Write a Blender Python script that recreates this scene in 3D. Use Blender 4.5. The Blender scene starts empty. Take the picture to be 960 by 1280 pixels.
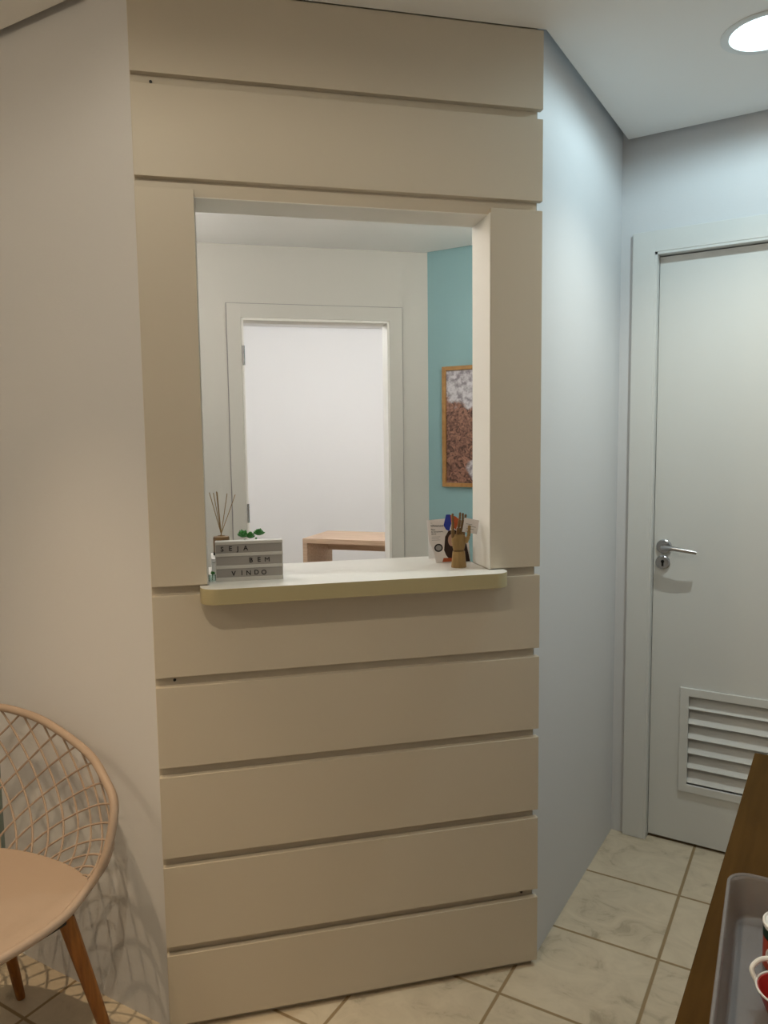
import bpy, bmesh, math, random
from mathutils import Vector, Matrix, Euler
random.seed(7)
PI = math.pi
sc = bpy.context.scene
C = sc.collection

# ------------------------------------------------------------------ camera
F_PX = 937.5
cam_d = bpy.data.cameras.new('camera'); cam = bpy.data.objects.new('camera', cam_d); C.objects.link(cam)
cam_d.sensor_fit = 'VERTICAL'; cam_d.sensor_height = 36.0; cam_d.lens = 36.0 * F_PX / 1280.0
cam_d.clip_start = 0.02
_r = Vector((0.85104948, 0.52493751, -0.01246602)); _u = Vector((-0.03955338, 0.08776285, 0.99535582)); _f = Vector((-0.52359366, 0.84660398, -0.09545359))
cam.matrix_world = Matrix(((_r.x, _u.x, -_f.x, 0.0), (_r.y, _u.y, -_f.y, 0.0), (_r.z, _u.z, -_f.z, 1.48), (0, 0, 0, 1)))
sc.camera = cam

# ------------------------------------------------------------------ light settings
sc.view_settings.view_transform = 'Standard'; sc.view_settings.look = 'None'
sc.view_settings.exposure = 0.10; sc.view_settings.gamma = 1.0; sc.view_settings.use_curve_mapping = False
wd = bpy.data.worlds.new('world'); sc.world = wd; wd.use_nodes = True
wd.node_tree.nodes['Background'].inputs[0].default_value = (0.75, 0.72, 0.68, 1); wd.node_tree.nodes['Background'].inputs[1].default_value = 0.02
# recessed lamps: list of (watts, colour, beam angle, softness of the beam's edge); bulb and reflector beams
LAMP_SIDE = [(72.0, (1.0, 0.74, 0.47), 60, 1.0)]                                            # over the chair
LAMP_MIDDLE = [(15.0, (1.0, 0.90, 0.72), 176, 0.25), (33.0, (1.0, 0.80, 0.53), 100, 1.0)]    # before the reception window
LAMP_CORRIDOR = [(31.0, (0.97, 1.0, 0.91), 118, 1.0), (10.0, (0.70, 0.93, 1.0), 176, 0.3)] # the one in view by the door
# unseen globe lights, all but the first office one added as fill: radiant watts, colour
FILL_WAITING = (19.0, (1.0, 0.82, 0.58))  # warm fill added behind the viewer for the general light
GLOBE_OFFICE = (14.0, (1.0, 0.91, 0.83))
FILL_OFFICE_B = (5.0, (1.0, 0.92, 0.84))  # added out of view to brighten the office ceiling
FILL_TEAL = (8.5, (1.0, 1.0, 0.90))  # added out of view to brighten the teal wall
FILL_FAR = (31.5, (0.98, 0.99, 1.0))  # pair added out of view to make the far room bright

# ------------------------------------------------------------------ measured layout (metres)
S2 = 2 ** -.5
XL, YL = -1.4068, 1.2119                   # left end of the angled reception front
W = 0.9971                                 # its width
XR, YR = XL + W * S2, YL + W * S2
YB = 2.7567                                # door wall
XW = -0.709                                # corridor side wall
ZC = 2.4962                                # ceiling
AL = 0.0402                                # left wall's slight turn
G = 0.025                                  # ceiling shadow gap
ZW = 2.60
XRW = 0.45
def P(s, off, z=0.0):                      # s along the reception front, off in front of it
    return Vector((XL + S2 * s + S2 * off, YL + S2 * s - S2 * off, z))
R45 = PI / 4

# ------------------------------------------------------------------ material helpers
def mat(name, col, rough=0.5, spec=0.3, metal=0.0, bump=0.0, bscale=60.0, var=0.0, vscale=6.0, trans=0.0, ior=1.45, emit=None, estr=0.0, alpha=1.0, coat=0.0):
    m = bpy.data.materials.new(name); m.use_nodes = True
    nt = m.node_tree; b = nt.nodes['Principled BSDF']
    b.inputs['Roughness'].default_value = rough; b.inputs['Metallic'].default_value = metal
    b.inputs['Specular IOR Level'].default_value = spec; b.inputs['IOR'].default_value = ior
    b.inputs['Transmission Weight'].default_value = trans; b.inputs['Alpha'].default_value = alpha
    b.inputs['Coat Weight'].default_value = coat
    c4 = (*col, 1)
    b.inputs['Base Color'].default_value = c4
    if emit:
        b.inputs['Emission Color'].default_value = (*emit, 1); b.inputs['Emission Strength'].default_value = estr
    if var or bump:
        tc = nt.nodes.new('ShaderNodeTexCoord')
    if var:
        n = nt.nodes.new('ShaderNodeTexNoise'); n.inputs['Scale'].default_value = vscale; n.inputs['Detail'].default_value = 4
        nt.links.new(tc.outputs['Object'], n.inputs['Vector'])
        mx = nt.nodes.new('ShaderNodeMix'); mx.data_type = 'RGBA'
        mx.inputs[6].default_value = (*[max(0, c * (1 - var)) for c in col], 1); mx.inputs[7].default_value = (*[min(1, c * (1 + var)) for c in col], 1)
        nt.links.new(n.outputs['Fac'], mx.inputs[0]); nt.links.new(mx.outputs[2], b.inputs['Base Color'])
    if bump:
        n2 = nt.nodes.new('ShaderNodeTexNoise'); n2.inputs['Scale'].default_value = bscale; n2.inputs['Detail'].default_value = 3
        nt.links.new(tc.outputs['Object'], n2.inputs['Vector'])
        bp = nt.nodes.new('ShaderNodeBump'); bp.inputs['Strength'].default_value = bump; bp.inputs['Distance'].default_value = 0.002
        nt.links.new(n2.outputs['Fac'], bp.inputs['Height']); nt.links.new(bp.outputs['Normal'], b.inputs['Normal'])
    return m
def wood(name, c1, c2, rough=0.45, scale=(3, 40, 40), spec=0.3):
    m = bpy.data.materials.new(name); m.use_nodes = True
    nt = m.node_tree; b = nt.nodes['Principled BSDF']; b.inputs['Roughness'].default_value = rough; b.inputs['Specular IOR Level'].default_value = spec
    tc = nt.nodes.new('ShaderNodeTexCoord'); mp = nt.nodes.new('ShaderNodeMapping'); mp.inputs['Scale'].default_value = scale
    n = nt.nodes.new('ShaderNodeTexNoise'); n.inputs['Scale'].default_value = 1.6; n.inputs['Detail'].default_value = 6; n.inputs['Distortion'].default_value = 0.4
    cr = nt.nodes.new('ShaderNodeValToRGB'); cr.color_ramp.elements[0].color = (*c1, 1); cr.color_ramp.elements[1].color = (*c2, 1)
    cr.color_ramp.elements[0].position = 0.3; cr.color_ramp.elements[1].position = 0.72
    nt.links.new(tc.outputs['Object'], mp.inputs['Vector']); nt.links.new(mp.outputs['Vector'], n.inputs['Vector'])
    nt.links.new(n.outputs['Fac'], cr.inputs['Fac']); nt.links.new(cr.outputs['Color'], b.inputs['Base Color'])
    return m
def tile_mat():
    m = bpy.data.materials.new('floor_tiles'); m.use_nodes = True
    nt = m.node_tree; N = nt.nodes.new; L = nt.links.new; b = nt.nodes['Principled BSDF']
    tc = N('ShaderNodeTexCoord')
    t, s, ta, tb = 0.02095, 0.34472, -0.59595, 1.00516
    ox = 0.2 + math.cos(t) * ta - math.sin(t) * tb; oy = 1.8 + math.sin(t) * ta + math.cos(t) * tb
    sub = N('ShaderNodeVectorMath'); sub.operation = 'SUBTRACT'; sub.inputs[1].default_value = (ox, oy, 0)
    L(tc.outputs['Object'], sub.inputs[0])
    rot = N('ShaderNodeVectorRotate'); rot.rotation_type = 'Z_AXIS'; rot.inputs['Angle'].default_value = -t
    L(sub.outputs[0], rot.inputs['Vector'])
    dv = N('ShaderNodeVectorMath'); dv.operation = 'SCALE'; dv.inputs['Scale'].default_value = 1 / s
    L(rot.outputs[0], dv.inputs[0])
    sp = N('ShaderNodeSeparateXYZ'); L(dv.outputs[0], sp.inputs[0])
    ds = []
    for ax in (0, 1):
        rnd = N('ShaderNodeMath'); rnd.operation = 'ROUND'; L(sp.outputs[ax], rnd.inputs[0])
        df = N('ShaderNodeMath'); df.operation = 'SUBTRACT'; L(sp.outputs[ax], df.inputs[0]); L(rnd.outputs[0], df.inputs[1])
        ab = N('ShaderNodeMath'); ab.operation = 'ABSOLUTE'; L(df.outputs[0], ab.inputs[0]); ds.append(ab)
    mn = N('ShaderNodeMath'); mn.operation = 'MINIMUM'; L(ds[0].outputs[0], mn.inputs[0]); L(ds[1].outputs[0], mn.inputs[1])
    mr = N('ShaderNodeMapRange'); mr.inputs['From Min'].default_value = 0.0095; mr.inputs['From Max'].default_value = 0.0165
    L(mn.outputs[0], mr.inputs['Value'])
    fl = N('ShaderNodeVectorMath'); fl.operation = 'FLOOR'; L(dv.outputs[0], fl.inputs[0])
    wn = N('ShaderNodeTexWhiteNoise'); wn.noise_dimensions = '3D'; L(fl.outputs[0], wn.inputs['Vector'])
    off = N('ShaderNodeVectorMath'); off.operation = 'MULTIPLY_ADD'; off.inputs[1].default_value = (9, 9, 9); L(wn.outputs['Color'], off.inputs[0]); L(dv.outputs[0], off.inputs[2])
    mp = N('ShaderNodeMapping'); mp.inputs['Scale'].default_value = (1.7, 2.5, 1); mp.inputs['Rotation'].default_value = (0, 0, -0.75); L(off.outputs[0], mp.inputs['Vector'])
    n1 = N('ShaderNodeTexNoise'); n1.inputs['Scale'].default_value = 1.5; n1.inputs['Detail'].default_value = 7; n1.inputs['Roughness'].default_value = 0.62; n1.inputs['Distortion'].default_value = 1.1
    L(mp.outputs[0], n1.inputs['Vector'])
    cr = N('ShaderNodeValToRGB'); e = cr.color_ramp.elements
    e[0].position = 0.30; e[0].color = (0.36, 0.30, 0.215, 1); e[1].position = 0.62; e[1].color = (0.60, 0.515, 0.39, 1)
    x = e.new(0.43); x.color = (0.53, 0.45, 0.335, 1)
    L(n1.outputs['Fac'], cr.inputs['Fac'])
    mx = N('ShaderNodeMix'); mx.data_type = 'RGBA'; mx.inputs[6].default_value = (0.28, 0.20, 0.11, 1)
    L(mr.outputs[0], mx.inputs[0]); L(cr.outputs['Color'], mx.inputs[7]); L(mx.outputs[2], b.inputs['Base Color'])
    rr = N('ShaderNodeMapRange'); rr.inputs['To Min'].default_value = 0.8; rr.inputs['To Max'].default_value = 0.38; L(mr.outputs[0], rr.inputs['Value']); L(rr.outputs[0], b.inputs['Roughness'])
    bp = N('ShaderNodeBump'); bp.inputs['Distance'].default_value = 0.002; bp.inputs['Strength'].default_value = 0.6; L(mr.outputs[0], bp.inputs['Height']); L(bp.outputs['Normal'], b.inputs['Normal'])
    b.inputs['Specular IOR Level'].default_value = 0.35
    return m
def picture_mat():
    m = bpy.data.materials.new('art_print'); m.use_nodes = True
    nt = m.node_tree; N = nt.nodes.new; L = nt.links.new; b = nt.nodes['Principled BSDF']; b.inputs['Roughness'].default_value = 0.4
    tc = N('ShaderNodeTexCoord')
    n1 = N('ShaderNodeTexNoise'); n1.inputs['Scale'].default_value = 38; n1.inputs['Detail'].default_value = 5; n1.inputs['Distortion'].default_value = 1.5; L(tc.outputs['Object'], n1.inputs['Vector'])
    cr = N('ShaderNodeValToRGB'); e = cr.color_ramp.elements; e[0].position = 0.35; e[0].color = (0.055, 0.022, 0.014, 1); e[1].position = 0.68; e[1].color = (0.40, 0.20, 0.14, 1); L(n1.outputs['Fac'], cr.inputs['Fac'])
    sp = N('ShaderNodeSeparateXYZ'); L(tc.outputs['Object'], sp.inputs[0])
    n2 = N('ShaderNodeTexNoise'); n2.inputs['Scale'].default_value = 11; n2.inputs['Detail'].default_value = 5; L(tc.outputs['Object'], n2.inputs['Vector'])
    # white clump: high part of the sheet and one patch low on it
    def blob(cx, cz, rx, rz):
        v = N('ShaderNodeVectorMath'); v.operation = 'SUBTRACT'; v.inputs[1].default_value = (cx, 0, cz); L(tc.outputs['Object'], v.inputs[0])
        v2 = N('ShaderNodeVectorMath'); v2.operation = 'MULTIPLY'; v2.inputs[1].default_value = (1 / rx, 0, 1 / rz); L(v.outputs[0], v2.inputs[0])
        ln = N('ShaderNodeVectorMath'); ln.operation = 'LENGTH'; L(v2.outputs[0], ln.inputs[0]); return ln.outputs['Value']
    mn = N('ShaderNodeMath'); mn.operation = 'MINIMUM'; L(blob(0.16, 0.55, 0.15, 0.115), mn.inputs[0]); L(blob(0.235, 0.085, 0.085, 0.075), mn.inputs[1])
    ad = N('ShaderNodeMath'); ad.operation = 'MULTIPLY_ADD'; ad.inputs[1].default_value = 1.3; L(n2.outputs['Fac'], ad.inputs[0]); L(mn.outputs[0], ad.inputs[2])
    mr = N('ShaderNodeMapRange'); mr.inputs['From Min'].default_value = 1.72; mr.inputs['From Max'].default_value = 1.55; L(ad.outputs[0], mr.inputs['Value'])
    n3 = N('ShaderNodeTexNoise'); n3.inputs['Scale'].default_value = 45; L(tc.outputs['Object'], n3.inputs['Vector'])
    cw = N('ShaderNodeValToRGB'); cw.color_ramp.elements[0].position = 0.35; cw.color_ramp.elements[0].color = (0.25, 0.22, 0.25, 1); cw.color_ramp.elements[1].position = 0.6; cw.color_ramp.elements[1].color = (0.62, 0.60, 0.63, 1); L(n3.outputs['Fac'], cw.inputs['Fac'])
    mx = N('ShaderNodeMix'); mx.data_type = 'RGBA'; L(mr.outputs[0], mx.inputs[0]); L(cr.outputs['Color'], mx.inputs[6]); L(cw.outputs['Color'], mx.inputs[7])
    L(mx.outputs[2], b.inputs['Base Color'])
    return m

M = dict(
    wall=mat('white_wall_paint', (0.66, 0.66, 0.67), 0.6, 0.2, bump=0.15, bscale=180),
    office=mat('office_wall_paint', (0.58, 0.565, 0.52), 0.6, 0.2, bump=0.1, bscale=180),
    far=mat('far_room_paint', (0.82, 0.81, 0.80), 0.6, 0.2),
    teal=mat('teal_wall_paint', (0.26, 0.42, 0.44), 0.6, 0.2, bump=0.1, bscale=180),
    passage=mat('grey_green_paint', (0.20, 0.25, 0.24), 0.6, 0.2),
    ceil=mat('ceiling_paint', (0.86, 0.855, 0.84), 0.7, 0.1),
    panel=mat('cream_lacquer', (0.585, 0.525, 0.43), 0.42, 0.35, bump=0.05, bscale=90),
    sill=mat('white_laminate', (0.70, 0.69, 0.65), 0.28, 0.5),
    edge=mat('cream_edge_band', (0.45, 0.39, 0.23), 0.35, 0.4),
    reveal=mat('reveal_white', (0.80, 0.785, 0.735), 0.5, 0.3),
    door=mat('door_white', (0.66, 0.66, 0.64), 0.4, 0.35, bump=0.04, bscale=60),
    metal=mat('brushed_steel', (0.42, 0.42, 0.43), 0.24, 0.5, 1.0),
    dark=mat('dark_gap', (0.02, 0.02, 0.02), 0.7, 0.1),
    black=mat('black_plastic', (0.015, 0.015, 0.016), 0.45, 0.4),
    floor=tile_mat(),
    shell=mat('sand_plastic', (0.39, 0.295, 0.225), 0.5, 0.35, bump=0.05, bscale=200),
    leg=wood('amber_wood', (0.20, 0.070, 0.014), (0.32, 0.125, 0.024), 0.4, (60, 60, 5)),
    console=wood('dark_oak_top', (0.060, 0.031, 0.008), (0.086, 0.045, 0.012), 0.75, (40, 3, 40), 0.03),
    desk=wood('pale_oak', (0.46, 0.31, 0.21), (0.62, 0.45, 0.32), 0.5, (3, 40, 40)),
    frame=wood('honey_wood', (0.33, 0.17, 0.055), (0.45, 0.25, 0.09), 0.45, (20, 20, 20)),
    handw=wood('mannequin_wood', (0.24, 0.15, 0.055), (0.34, 0.22, 0.09), 0.42, (50, 50, 9)),
    handd=wood('mannequin_wood_dark', (0.12, 0.065, 0.025), (0.22, 0.13, 0.05), 0.42, (50, 50, 9)),
    art=picture_mat(),
    trim=mat('lamp_trim', (0.70, 0.72, 0.72), 0.3, 0.5),
    reflector=mat('lamp_reflector', (0.80, 0.86, 0.85), 0.2, 0.6),
    signrail=mat('sign_rail', (0.50, 0.49, 0.47), 0.4, 0.4),
    signback=mat('sign_face', (0.30, 0.285, 0.275), 0.35, 0.4),
    amber=mat('amber_ceramic', (0.20, 0.115, 0.045), 0.3, 0.5),
    reed=mat('reed_stick', (0.30, 0.20, 0.09), 0.7, 0.1),
    green=mat('succulent_green', (0.045, 0.22, 0.045), 0.45, 0.4, var=0.5, vscale=90),
    glass=mat('green_tinted_glass', (0.80, 0.93, 0.90), 0.05, 0.5, trans=0.9),
    soil=mat('pot_soil', (0.05, 0.035, 0.025), 0.9, 0.1),
    white=mat('white_card', (0.74, 0.73, 0.72), 0.5, 0.3),
    whitep=mat('white_plastic', (0.78, 0.77, 0.75), 0.35, 0.45),
    pinkw=mat('pale_card', (0.70, 0.66, 0.65), 0.5, 0.3),
    ink=mat('dark_ink', (0.03, 0.028, 0.03), 0.6, 0.2),
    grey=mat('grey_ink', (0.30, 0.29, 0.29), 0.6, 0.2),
    blue=mat('blue_ink', (0.03, 0.05, 0.32), 0.5, 0.3),
    orange=mat('orange_ink', (0.42, 0.09, 0.03), 0.5, 0.3),
    hairb=mat('brown_ink', (0.035, 0.018, 0.014), 0.5, 0.3),
    skin=mat('skin_ink', (0.45, 0.27, 0.20), 0.5, 0.3),
    redp=mat('red_plastic', (0.42, 0.03, 0.025), 0.35, 0.5),
    redo=mat('red_label', (0.40, 0.06, 0.03), 0.4, 0.4),
    dkgreen=mat('dark_green_label', (0.008, 0.03, 0.02), 0.4, 0.4),
    tray=mat('smoky_clear_plastic', (0.34, 0.33, 0.34), 0.2, 0.5, alpha=0.42),
)

# ------------------------------------------------------------------ mesh helpers
def nb(): return bmesh.new()
def merge(bm, t, mx=None):
    if mx is not None: bmesh.ops.transform(t, matrix=mx, verts=t.verts)
    me = bpy.data.meshes.new('t'); t.to_mesh(me); t.free(); bm.from_mesh(me); bpy.data.meshes.remove(me)
def box(bm, x0, x1, y0, y1, z0, z1, bev=0.0, seg=2, mx=None):
    t = nb(); bmesh.ops.create_cube(t, size=1.0)
    for v in t.verts: v.co = Vector(((x0 + x1) / 2 + v.co.x * (x1 - x0), (y0 + y1) / 2 + v.co.y * (y1 - y0), (z0 + z1) / 2 + v.co.z * (z1 - z0)))
    if bev: bmesh.ops.bevel(t, geom=list(t.edges), offset=bev, segments=seg, profile=0.5, affect='EDGES')
    merge(bm, t, mx)
def prism(bm, poly, z0, z1, bev=0.0, mx=None, horiz_only=True):
    t = nb(); vs = [t.verts.new((x, y, z0)) for x, y in poly]; f = t.faces.new(vs)
    r = bmesh.ops.extrude_face_region(t, geom=[f])
    bmesh.ops.translate(t, vec=(0, 0, z1 - z0), verts=[v for v in r['geom'] if isinstance(v, bmesh.types.BMVert)])
    bmesh.ops.recalc_face_normals(t, faces=t.faces)
    if bev:
        es = [e for e in t.edges if abs(e.verts[0].co.z - e.verts[1].co.z) < 1e-7]
        bmesh.ops.bevel(t, geom=es, offset=bev, segments=2, profile=0.5, affect='EDGES')
    merge(bm, t, mx)
def lathe(bm, prof, seg=24, mx=None, sx=1.0, sy=1.0):
    t = nb(); rings = []
    for r, z in prof:
        if r < 1e-6: rings.append([t.verts.new((0, 0, z))])
        else: rings.append([t.verts.new((r * sx * math.cos(2 * PI * k / seg), r * sy * math.sin(2 * PI * k / seg), z)) for k in range(seg)])
    for a, b in zip(rings, rings[1:]):
        for k in range(seg):
            k2 = (k + 1) % seg
            if len(a) == 1 and len(b) == 1: continue
            if len(a) == 1: t.faces.new((a[0], b[k2], b[k]))
            elif len(b) == 1: t.faces.new((a[k], a[k2], b[0]))
            else: t.faces.new((a[k], a[k2], b[k2], b[k]))
    bmesh.ops.recalc_face_normals(t, faces=t.faces)
    merge(bm, t, mx)
def tube(bm, pts, rad, seg=8, closed=False, mx=None):
    pts = [Vector(p) for p in pts]; n = len(pts)
    if not hasattr(rad, '__len__'): rad = [rad] * n
    t = nb(); rings = []; prev = None
    for i, p in enumerate(pts):
        if closed: d = pts[(i + 1) % n] - pts[i - 1]
        else: d = pts[min(i + 1, n - 1)] - pts[max(i - 1, 0)]
        d.normalize()
        if prev is None:
            a = d.orthogonal().normalized()
        else:
            a = (prev - d * prev.dot(d)).normalized()
        prev = a; b = d.cross(a)
        rings.append([t.verts.new(p + (a * math.cos(2 * PI * k / seg) + b * math.sin(2 * PI * k / seg)) * rad[i]) for k in range(seg)])
    if closed:
        # match the last ring to the first
        best = min(range(seg), key=lambda o: (rings[-1][o].co - rings[0][0].co).length)
        rng = list(zip(rings, rings[1:])); 
        for a, b in rng:
            for k in range(seg): t.faces.new((a[k], a[(k + 1) % seg], b[(k + 1) % seg], b[k]))
        a, b = rings[-1], rings[0]
        for k in range(seg): t.faces.new((a[(k + best) % seg], a[(k + 1 + best) % seg], b[(k + 1) % seg], b[k]))
    else:
        for a, b in zip(rings, rings[1:]):
            for k in range(seg): t.faces.new((a[k], a[(k + 1) % seg], b[(k + 1) % seg], b[k]))
        t.faces.new(rings[0][::-1]); t.faces.new(rings[-1])
    bmesh.ops.recalc_face_normals(t, faces=t.faces)
    merge(bm, t, mx)
def obj(name, bm, m, parent=None, loc=(0, 0, 0), rz=0.0, smooth=True, ang=35):
    me = bpy.data.meshes.new(name); bm.to_mesh(me); bm.free()
    if smooth:
        for p in me.polygons: p.use_smooth = True
        me.set_sharp_from_angle(angle=math.radians(ang))
    ms = m if isinstance(m, (list, tuple)) else [m]
    for x in ms: me.materials.append(x)
    o = bpy.data.objects.new(name, me); C.objects.link(o); o.location = loc; o.rotation_euler = (0, 0, rz)
    if smooth:
        wn = o.modifiers.new('weighted_normals', 'WEIGHTED_NORMAL'); wn.keep_sharp = True; wn.weight = 100
    if parent: o.parent = parent
    return o
def tag(o, label, cat, group=None):
    o['label'] = label; o['category'] = cat
    if group: o['group'] = group
    return o
def thing(name, label, cat, loc=(0, 0, 0), rz=0.0, group=None, rot=None):
    o = bpy.data.objects.new(name, None); C.objects.link(o); o.empty_display_size = 0.05
    o.location = loc; o.rotation_euler = rot if rot else (0, 0, rz)
    return tag(o, label, cat, group)
def struct(name, bm, m, parent=None, loc=(0, 0, 0), rz=0.0, smooth=False):
    o = obj(name, bm, m, parent, loc, rz, smooth)
    if not parent: o['kind'] = 'structure'
    return o
def text_bm(s, size, depth=0.0004, align='CENTER', bold=0.0):
    cu = bpy.data.curves.new('t', 'FONT'); cu.body = s; cu.size = size; cu.extrude = depth; cu.align_x = align; cu.align_y = 'BOTTOM_BASELINE'; cu.resolution_u = 3; cu.offset = bold
    o = bpy.data.objects.new('t', cu); C.objects.link(o)
    dg = bpy.context.evaluated_depsgraph_get(); dg.update()
    me = bpy.data.meshes.new_from_object(o.evaluated_get(dg))
    bm = nb(); bm.from_mesh(me); bpy.data.meshes.remove(me); bpy.data.objects.remove(o); bpy.data.curves.remove(cu)
    return bm
def stand(bm, mx):                          # text lies in XY: stand it up in XZ facing -Y, then place
    bmesh.ops.transform(bm, matrix=mx @ Matrix.Rotation(PI / 2, 4, 'X'), verts=bm.verts); return bm
def T(x, y, z): return Matrix.Translation((x, y, z))
def RX(a): return Matrix.Rotation(a, 4, 'X')
def RY(a): return Matrix.Rotation(a, 4, 'Y')
def RZ(a): return Matrix.Rotation(a, 4, 'Z')
def catmull(pts, n, closed=True):
    pts = [Vector(p) for p in pts]; k = len(pts); out = []
    segs = k if closed else k - 1
    for i in range(segs):
        p0 = pts[(i - 1) % k] if closed or i > 0 else pts[0]; p1 = pts[i]; p2 = pts[(i + 1) % k]; p3 = pts[(i + 2) % k] if closed or i + 2 < k else pts[-1]
        for j in range(n):
            u = j / n
            out.append(0.5 * ((2 * p1) + (p2 - p0) * u + (2 * p0 - 5 * p1 + 4 * p2 - p3) * u * u + (3 * p1 - p0 - 3 * p2 + p3) * u ** 3))
    if not closed: out.append(pts[-1])
    return out
def resample(pts, n):                       # n+1 points evenly along an open polyline
    d = [0.0]
    for a, b in zip(pts, pts[1:]): d.append(d[-1] + (b - a).length)
    out = []; j = 0
    for i in range(n + 1):
        s = d[-1] * i / n
        while j < len(pts) - 2 and d[j + 1] < s: j += 1
        q = (s - d[j]) / max(1e-9, d[j + 1] - d[j]); out.append(pts[j].lerp(pts[j + 1], min(1, max(0, q))))
    return out

# ================================================================== SETTING
dl = Vector((-math.cos(AL), -math.sin(AL))); nl = Vector((math.sin(AL), -math.cos(AL)))
PLV = Vector((XL, YL))
LEFT_LEN = 0.64
# floor
bm = nb(); box(bm, -7.5, 1.2, -2.2, 9.0, -0.08, 0.0); struct('floor', bm, M['floor'])

# ceiling slabs with round openings for the recessed lamps
LAMPS = {'corridor': (-0.215, 2.222), 'side': (-1.57, 0.67), 'middle': (-0.608, 0.314)}
HOLE = 0.096
def slab(bm, poly, holes, z0, z1):
    t = nb(); es = []
    def loop(pts):
        vs = [t.verts.new((x, y, z0)) for x, y in pts]
        for a, b in zip(vs, vs[1:] + vs[:1]): es.append(t.edges.new((a, b)))
    loop(poly)
    for cx, cy in holes: loop([(cx + HOLE * math.cos(2 * PI * k / 40), cy + HOLE * math.sin(2 * PI * k / 40)) for k in range(40)])
    r = bmesh.ops.triangle_fill(t, use_beauty=True, use_dissolve=False, edges=es)
    r2 = bmesh.ops.extrude_face_region(t, geom=list(t.faces))
    bmesh.ops.translate(t, vec=(0, 0, z1 - z0), verts=[v for v in r2['geom'] if isinstance(v, bmesh.types.BMVert)])
    bmesh.ops.recalc_face_normals(t, faces=t.faces)
    merge(bm, t)
lg = PLV + nl * G
end_l = lg + dl * 1.59
pfl = P(0.0, 0.020); pfr = P(0.987, 0.020)
def on_left(x):                             # point of the left gap line at x
    k = (x - lg.x) / dl.x; return lg + dl * k
poly = [(XRW - 0.002, -1.99), (XRW - 0.002, YB - G), (XW + G, YB - G)]
# where x = XW+G meets the panel line (off = 0.020)
sR = (XW + G - XL - S2 * 0.020) / S2; q = P(sR, 0.020); poly.append((q.x, q.y))
sL = 0.002; q = P(sL, 0.020)
a = on_left(q.x - 0.0)
poly.append((q.x, q.y)); 
if a.y < q.y: poly.append((a.x, a.y))
e = on_left(-2.98); poly.append((e.x, e.y)); poly.append((-2.98, -1.99))
bm = nb(); slab(bm, poly, LAMPS.values(), ZC, ZC + 0.014)
# office ceiling behind the reception front, and the far room's
p1 = P(0.0, -0.125); p2 = P(1.02, -0.12)
off_poly = [(p1.x, p1.y), (p2.x, p2.y), (-0.815, 1.95), (-0.815, 3.71), (-2.083, 3.71), tuple(P(-0.18, -2.19).xy), (-2.98, 1.37), (-1.93, 1.37), (-1.93, 1.32)]
slab(bm, off_poly, [], ZC, ZC + 0.014)
fp = [tuple(P(-1.4, -2.32).xy), tuple(P(3.4, -2.32).xy), tuple(P(3.4, -4.98).xy), tuple(P(-1.4, -4.98).xy)]
FAR_FILLS = [P(0.35, -3.1), P(1.9, -3.3)]  # spots for the added, unseen far room fill lights
slab(bm, fp, [], ZC, ZC + 0.014)
box(bm, -7.5, 1.2, -2.2, 9.0, ZW, ZW + 0.05)
struct('ceiling', bm, M['ceil'])

# left wall with its end, passage beyond
bm = nb(); box(bm, -LEFT_LEN, 0.0, -0.10, 0.0, 0, ZW)
struct('wall_left', bm, M['wall'], loc=(XL, YL, 0), rz=AL + 0.0 - 0.0, smooth=False)
for v in bpy.data.objects['wall_left'].data.vertices: v.co.y += 0.10
bm = nb(); box(bm, -3.0, -1.95, 1.30, 1.36, 0, ZW); struct('wall_passage', bm, M['passage'])
bm = nb(); box(bm, -3.1, -3.0, -2.1, 2.75, 0, ZW); struct('wall_far_left', bm, M['wall'])
# corridor wall, door wall, wall behind the console, wall behind the viewer
bm = nb(); box(bm, -0.80, XW, 1.915, 3.80, 0, ZW); struct('wall_right', bm, M['wall'])
bm = nb(); DX0, DX1, DZ = -0.590, 0.222, 2.110
box(bm, -0.72, DX0, YB, YB + 0.12, 0, ZW); box(bm, DX1, XRW + 0.05, YB, YB + 0.12, 0, ZW); box(bm, DX0, DX1, YB, YB + 0.12, DZ, ZW)
box(bm, DX0 - 0.01, DX1 + 0.01, YB + 0.10, YB + 0.12, 0, DZ + 0.01)
struct('wall_back', bm, M['wall'])
bm = nb(); box(bm, XRW, XRW + 0.1, -2.1, YB + 0.12, 0, ZW); struct('wall_console_side', bm, M['wall'])
bm = nb(); box(bm, -3.1, XRW + 0.1, -2.1, -2.0, 0, ZW); struct('wall_front', bm, M['wall'])

# angled reception front: backing with the window opening, boards as parts
S0, S1, Z0, Z1 = 0.131, 0.856, 1.098, 2.047
SB = 0.987
TH = 0.110
bm = nb()
box(bm, 0, S0, 0, TH, 0, ZW); box(bm, S1, SB, 0, TH, 0, ZW); box(bm, S0, S1, 0, TH, 0, Z0); box(bm, S0, S1, 0, TH, Z1, ZW)
wc = struct('wall_center', bm, M['panel'], loc=(XL, YL, 0), rz=R45)
BT = 0.018
def board(s0, s1, z0, z1):
    b = nb(); box(b, s0, s1, -BT, 0.001, z0, z1, 0.0018, 2); return obj('cladding_board', b, M['panel'], wc)
g = 0.0115
zs = [ZC - 0.001, 2.2942, 2.0700]
board(0.001, W, zs[1] + g, zs[0]); board(0.001, W, zs[2] + g, zs[1] - g)
board(0.001, S0, 1.1385, zs[2] - g); board(S1, W, 1.1385, zs[2] - g)
lo = [1.1275, 0.9042, 0.6788, 0.4480, 0.2167, 0.006]
for za, zb in zip(lo, lo[1:]): board(0.001, W, zb + (g if zb > 0.1 else 0.012), za - g)
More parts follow.
